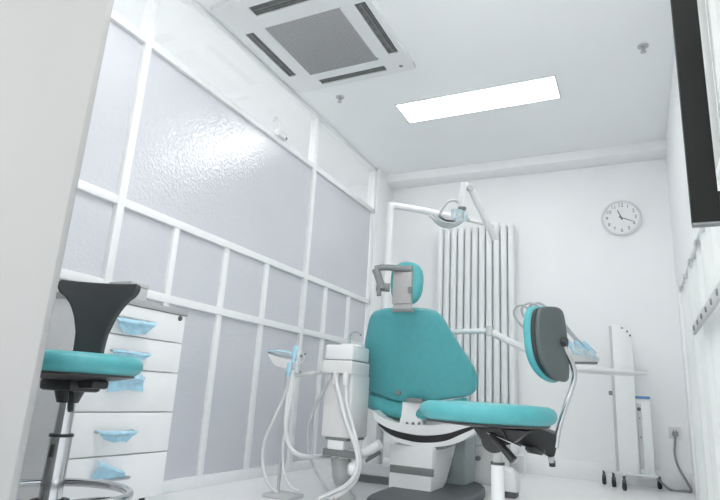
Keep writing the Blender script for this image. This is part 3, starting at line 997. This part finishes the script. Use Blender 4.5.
MB().tube(ony([(330, 374), (327, 384), (316, 405), (309, 425), (308, 445), (312, 462), (319, 476), (326, 488), (331, 494, hy - .01), (334, 499, hy - .03)], hy), .0075, 8, 5).build('hose', HOSEG, cu_)
for hx_ in (336, 346):
    MB().lathe([(.009, .01), (.017, .008), (.017, -.05), (.012, -.06)], on(hx_, 374, 1, hy + .01), seg=16).build('hose_nozzle', WPLA, cu_)

# ================================================================== ASSISTANT INSTRUMENT HOLDER
SY = 2.72
ho = on(280, 497, 1, SY)
hd_ = thing('suction_holder', (ho.x, ho.y, 0), 'white suction instrument holder wrapped in blue film with hoses, by the glass partition', 'instrument holder')
tr = catmull(ony([(267, 353), (275, 356), (286, 359), (297, 360)], SY - .04), 4)
tb_ = catmull(ony([(269, 356), (273, 364), (281, 367.5), (291, 369), (298, 367)], SY - .04), 4)
body = MB().prism(tr + tb_[::-1], FWD * .07, .006, 2).build('tray', WPLB, hd_)
rows = []
for i in range(6):
    sv = i / 5
    rows.append([p + Vector((0, 0, .004 - .004 * sv)) + FWD * (sv * .075 - .004) for p in catmull(ony([(266, 352), (276, 351.5), (288, 354), (296, 358)], SY - .04), 5)])
MB().sheet(rows).build('plastic_film', FILM, body, solid=.0015)
MB().tube(ony([(293, 374), (300, 375), (313, 373), (321, 372.5, 2.85)], SY), .0115, 12, 3).build('arm', GPLA, hd_)
for xa, ya, xb, yb, r_ in [(296.5, 345.5, 293, 362, .013), (290, 362, 288, 377, .013)]:
    a_, b_ = ony([(xa, ya), (xb, yb)], SY - .06)
    MB().tube([a_, a_.lerp(b_, .25), a_.lerp(b_, .7), b_], lambda t: r_ * (.75 + .35 * math.sin(math.pi * min(1, t + .1))), 12, 3).build('suction_handpiece', FILM, hd_)
for px, py in ((300, 356), (304, 354), (299, 372)):
    a_ = on(px, py, 1, SY - .05)
    MB().cyl(a_, a_ + RIGHT * .012, .007).build('knob', MGREY, hd_)
MB().tube(ony([(300, 357), (302, 353), (304.5, 356), (303, 361), (299, 364)], SY - .05), .004, 8, 4).build('hook', GPLA, hd_)
MB().tube(ony([(287, 372), (285.5, 395), (283, 430), (280, 465), (278.5, 485), (277.5, 496)], SY), .0085, 10, 5).build('support_tube', HOSEG, hd_)
MB().tube(ony([(292, 370), (290, 385), (287, 405), (286, 430), (290, 447), (300, 455), (315, 457, SY + .1), (330, 457, SY + .3)], SY - .02), .0125, 10, 5).build('hose', HOSE, hd_)
MB().tube(ony([(290, 372), (286, 392), (276, 415), (266, 437), (262.5, 455), (265, 475), (271, 487), (278, 493)], SY - .01), .0095, 10, 5).build('hose', HOSE, hd_)
MB().tube(ony([(294, 368), (292, 390), (287, 420), (283, 450), (284, 472), (291, 487), (300, 491)], SY - .015), .0075, 8, 5).build('hose', HOSE, hd_)
fl_ = Vector((ho.x, SY, 0))
box((fl_.x - .07, SY - .07, 0), (fl_.x + .10, SY + .08, .02), .006).build('floor_plate', GPLA, hd_)
q = on(312, 493, 1, SY)

# ================================================================== OPERATING LAMP
DL = 4.15
lp0 = at(382, 320, DL)
lam = thing('operating_lamp', (lp0.x, lp0.y, 0), 'white operating lamp on a bent pole above the dental chair', 'operating lamp')
topp = at(390.5, 206, DL)
bz = on(380, 464, 1, topp.y).z
b0_, b1_ = on(352, 464, 1, topp.y - .06), on(389, 478, 1, topp.y - .06)
box((b0_.x, topp.y - .06, b1_.z), (b1_.x + .05, topp.y + .16, bz), .015, 3).build('base_box', WPLA, lam)
box((b0_.x + .01, topp.y - .05, 0), (b1_.x + .04, topp.y + .15, b1_.z), .004).build('shade_block', MGREY, lam)  # mid-grey block painted in for the shadow under the base box
botp = Vector((topp.x, topp.y, bz - .01))
armr = at(449, 215, DL + .05)
arme = at(496, 226, DL + .12)
MB().tube([botp, topp + Vector((0, 0, -.12)), topp + Vector((.002, 0, -.035)), topp + Vector((.012, .006, -.006)), topp + Vector((.045, .02, .006))] , .0255, 16, 4).build('pole', WPLA, lam)
MB().tube([topp + Vector((.03, .014, .003)), at(420, 210, DL + .02), at(452, 217, DL + .06)], .0245, 16).build('arm', WPLA, lam)
MB().tube([at(452, 217, DL + .06), at(496, 226.5, DL + .12)], .013, 12).build('arm_extension', WPLB, lam)
kn_ = MB().cyl(at(496, 222, DL + .12), at(495, 240, DL + .12), .026, seg=20).build('elbow_joint', WPLA, lam)
MB().tube([at(494.5, 239, DL + .04), at(470.5, 188, DL - .15)], .0245, 16).build('spring_arm', WPLA, lam)
MB().lathe([(0, -.03), (.02, -.03), (.025, -.024), (.025, .024), (.02, .03), (0, .03)], at(470, 188, DL - .15), FWD, 20).build('arm_knuckle', GPLA, lam)
MB().tube([at(463.5, 182, DL - .16), at(462.5, 195, DL - .16), at(461.5, 207, DL - .16)], lambda t: .022 + .004 * t, 16).build('drop_tube', WPLA, lam)
MB().tube([at(470, 187, DL - .15), at(463.5, 184, DL - .16)], .018, 12).build('link', WPLA, lam)
MB().lathe([(0, -.012), (.024, -.012), (.03, -.004), (.03, .006), (0, .008)], at(462, 208.5, DL - .16), (0, 0, 1), 20).build('swivel', MGREY, lam)
# yoke
MB().tube([at(x, y, DL - .16) for x, y in [(462, 206), (455, 200.5), (448, 202), (443, 208), (440, 214)]], .010, 10, 4).build('yoke', GPLA, lam)
# lamp head: shallow bowl facing the patient, clear shield
Lc = at(449, 221, DL - .14)
ax = (Vector((-.1, .15, -1))).normalized()
hx = RIGHT
hy = ax.cross(hx).normalized()
rows = []
for i in range(9):
    s = i / 8 * 2 - 1
    row = []
    for j in range(21):
        t = j / 20 * 2 - 1
        wv = math.sqrt(max(0, 1 - .75 * t * t))
        row.append(Lc + hx * (t * .125) + hy * (s * .085 * wv) + ax * (.055 - .07 * t * t - .03 * s * s))
    rows.append(row)
head = MB().sheet(rows).build('lamp_shield', LENS, lam, solid=.006)
rows2 = []
for i in range(7):
    s = i / 6 * 2 - 1
    rows2.append([Lc + hx * (t * .085) + hy * (s * .055) + ax * (.022 - .05 * t * t - .02 * s * s) for t in [j / 12 * 2 - 1 for j in range(13)]])
MB().sheet(rows2).build('reflector', STEEL, lam, solid=.006)
box(Lc + Vector((-.03, -.03, -.025)), Lc + Vector((.03, .03, .03)), .012, 3).build('lamp_housing', GPLA, lam)
for a_, b_ in (((430, 216), (441, 222)), ((452, 212), (469, 220))):
    MB().tube([at(*a_, DL - .17), at((a_[0] + b_[0]) / 2, (a_[1] + b_[1]) / 2 + .5, DL - .18), at(*b_, DL - .15)], .011, 12, 3).build('handle', GPLA, lam)
rows = []
for i in range(7):
    s = i / 6
    rows.append([at(451 + 17 * (j / 9), 209 + 9 * s + 4 * (j / 9) - 2 * math.sin(3 * j / 9 + 4 * s), DL - .19 + .012 * math.sin(2.3 * j + 3 * s)) for j in range(10)])
MB().sheet(rows).build('plastic_film', PFILM, lam, solid=.0015)

# ================================================================== DELIVERY UNIT
DD = 3.45
dl0 = at(600, 371, DD)
du = thing('delivery_unit', (dl0.x, dl0.y, 0), 'white delivery tray on a jointed arm with film-wrapped handpieces, right of the chair', 'delivery unit')
MB().tube([at(394, 333, DL - .04), at(446, 332, 3.72), at(489, 331, DD + .05)], .018, 14).build('arm', WPLA, du)
MB().lathe([(0, -.03), (.022, -.03), (.024, -.02), (.024, .02), (.022, .03), (0, .03)], at(489.5, 331, DD + .04), (0, 0, 1), 20).build('elbow_joint', GPLA, du)
MB().tube([at(491, 332, DD + .04), at(531, 352, DD), at(556, 364, DD)], .021, 14).build('forearm', WPLA, du)
# tray: thin rounded plate
tc_ = at(597, 370, DD)
raw = [(-.27, .0), (-.26, .12), (-.20, .17), (0, .18), (.20, .17), (.26, .12), (.275, 0), (.26, -.10), (.20, -.14), (0, -.15), (-.20, -.14), (-.26, -.10)]
olt = [(p.x, p.y) for p in catmull([(a, b, 0) for a, b in raw], 3, True)]
TR = Vector((.9, .43, 0)).normalized()
TFv = Vector((-.43, .9, 0)).normalized()
MB().pad(olt, .026, .012, lambda u, v, w: tc_ + TR * u + TFv * v + Vector((0, 0, w * (1.25 - 1.5 * (u + .27)) - .022 * (u + .25)))).build('tray', WPLA, du)
# handpiece console on the tray
cz_ = tc_ + Vector((0, 0, .02))
k0 = at(569, 359, DD - .03)
con = MB().prism([at(560, 362, DD - .05), at(599, 362, DD - .05), at(600, 358, DD - .05), at(594, 354.5, DD - .05), at(560, 355, DD - .05)], FWD * .12, .004).build('console', WPLB, du)
MB().prism([at(566, 364, DD - .053), at(597, 364.5, DD - .053), at(598, 362, DD - .053), at(566, 361.6, DD - .053)], FWD * .11, 0).build('console_base', MGREY, con)
loops = [[(536, 338), (524, 328), (516, 319), (514, 311), (519, 305.5), (526, 307), (534, 318), (552, 327), (566, 338), (577, 352)],
         [(540, 336), (530, 325), (523, 315), (522, 308), (528, 303.5), (536, 305), (546, 313), (560, 324), (572, 336), (584, 351)],
         [(544, 334), (535, 322), (528, 312), (530, 306), (538, 303), (546, 307), (557, 316), (566, 326), (578, 340), (592, 352)]]
for k, lp in enumerate(loops):
    d0 = DD + .02 + .03 * k
    hpz = MB().tube([at(lp[-1][0] - 9, lp[-1][1] - 10, d0), at(lp[-1][0] - 4, lp[-1][1] - 4, d0 - .02), at(lp[-1][0] + 2, lp[-1][1] + 3, d0 - .04)], lambda t: .013 + .009 * t, 12, 3).build('handpiece', FILM, du)
    MB().tube([at(x, y, d0) for x, y in lp], .0075, 8, 5).build('hose', HOSEG, hpz)
rows = []
for i in range(6):
    s = i / 5
    rows.append([at(571 + 24 * j / 10 + 4 * s, 344 + 9 * s + 8 * (j / 10) + 1.5 * math.sin(2 * j + 3 * s), DD - .07 + .01 * math.sin(1.7 * j)) for j in range(11)])
MB().sheet(rows).build('plastic_film', PFILM, du, solid=.0015)

# ================================================================== FLOOR BOXES behind the stool
fx = at(472, 440, 3.95)
fe = at(500, 488, 3.95)
ub = thing('floor_box', ((fx.x + fe.x) / 2, fx.y + .1, 0), 'light grey floor cabinet box behind the grey chair column', 'floor box')
box((fx.x, fx.y, .0), (fx.x + .22, fx.y + .2, fx.z - .03), .012, 3).build('body', GPLA if False else WPLB, ub)
box((fx.x - .004, fx.y - .004, fx.z - .03), (fx.x + .19, fx.y + .2, fx.z + .01), .01, 3).build('lid', WPLA, ub)
q = on(476, 458, 1, fx.y)
MB().cyl((q.x + .015, fx.y, q.z), (q.x + .015, fx.y - .03, q.z), .018, .014).build('knob', MGREY, ub)
jx = on(510, 497, 2, 0)
jb = thing('junction_box', (jx.x, jx.y, 0), 'white rounded floor pedestal box behind the right stool post', 'junction box')
zt2 = at(508, 463, 3.72).z
pf = [(jx.x - .09, jx.y - .06, .035), (jx.x - .09, jx.y - .06, zt2), (jx.x - .0, jx.y - .06, zt2 - .002), (jx.x + .035, jx.y - .06, zt2 - .025), (jx.x + .05, jx.y - .06, zt2 - .07), (jx.x + .05, jx.y - .06, .035)]
MB().prism(pf, (0, .14, 0), .012, 3).build('body', WPLA, jb)
box((jx.x - .08, jx.y - .05, 0), (jx.x + .04, jx.y + .07, .04), .003).build('foot', DGREY, jb)

# ================================================================== LIGHT
wd = bpy.data.worlds.new('world')
scn.world = wd
wd.use_nodes = True
nt = wd.node_tree
bg = nt.nodes['Background']
tc = nt.nodes.new('ShaderNodeTexCoord')
sx = nt.nodes.new('ShaderNodeSeparateXYZ')
mp = nt.nodes.new('ShaderNodeMapRange')
mp.inputs['From Min'].default_value = .34
mp.inputs['From Max'].default_value = .52
mixc = nt.nodes.new('ShaderNodeMix')
mixc.data_type = 'RGBA'
mixc.inputs['A'].default_value = (1.7, 1.7, 1.68, 1)
mixc.inputs['B'].default_value = (.25, .42, .54, 1)
nt.links.new(tc.outputs['Generated'], sx.inputs['Vector'])
nt.links.new(sx.outputs['Z'], mp.inputs['Value'])
nt.links.new(mp.outputs['Result'], mixc.inputs['Factor'])
nt.links.new(mixc.outputs['Result'], bg.inputs['Color'])
bg.inputs['Strength'].default_value = 1.0


def area(name, loc, rot, sx_, sy_, power, col=(1, 1, 1)):
    l = bpy.data.lights.new(name, 'AREA')
    l.shape = 'RECTANGLE'
    l.size, l.size_y = sx_, sy_
    l.energy = power
    l.color = col
    o = bpy.data.objects.new(name, l)
    COL.objects.link(o)
    o.location = loc
    o.rotation_euler = rot
    return o


area('corridor_fill', (-3.1, 2.6, CZ - .05), (0, 0, 0), .4, 2.4, 15)  # unseen light added to brighten the corridor behind the partition

scn.view_settings.view_transform = 'Standard'
scn.view_settings.look = 'None'
scn.view_settings.gamma = 1
scn.view_settings.exposure = 1.02
scn.view_settings.use_curve_mapping = False
scn.cycles.max_bounces = 10
scn.cycles.diffuse_bounces = 6
scn.cycles.sample_clamp_indirect = 6
for o in ALL:
    if '_o' in o:
        del o['_o']
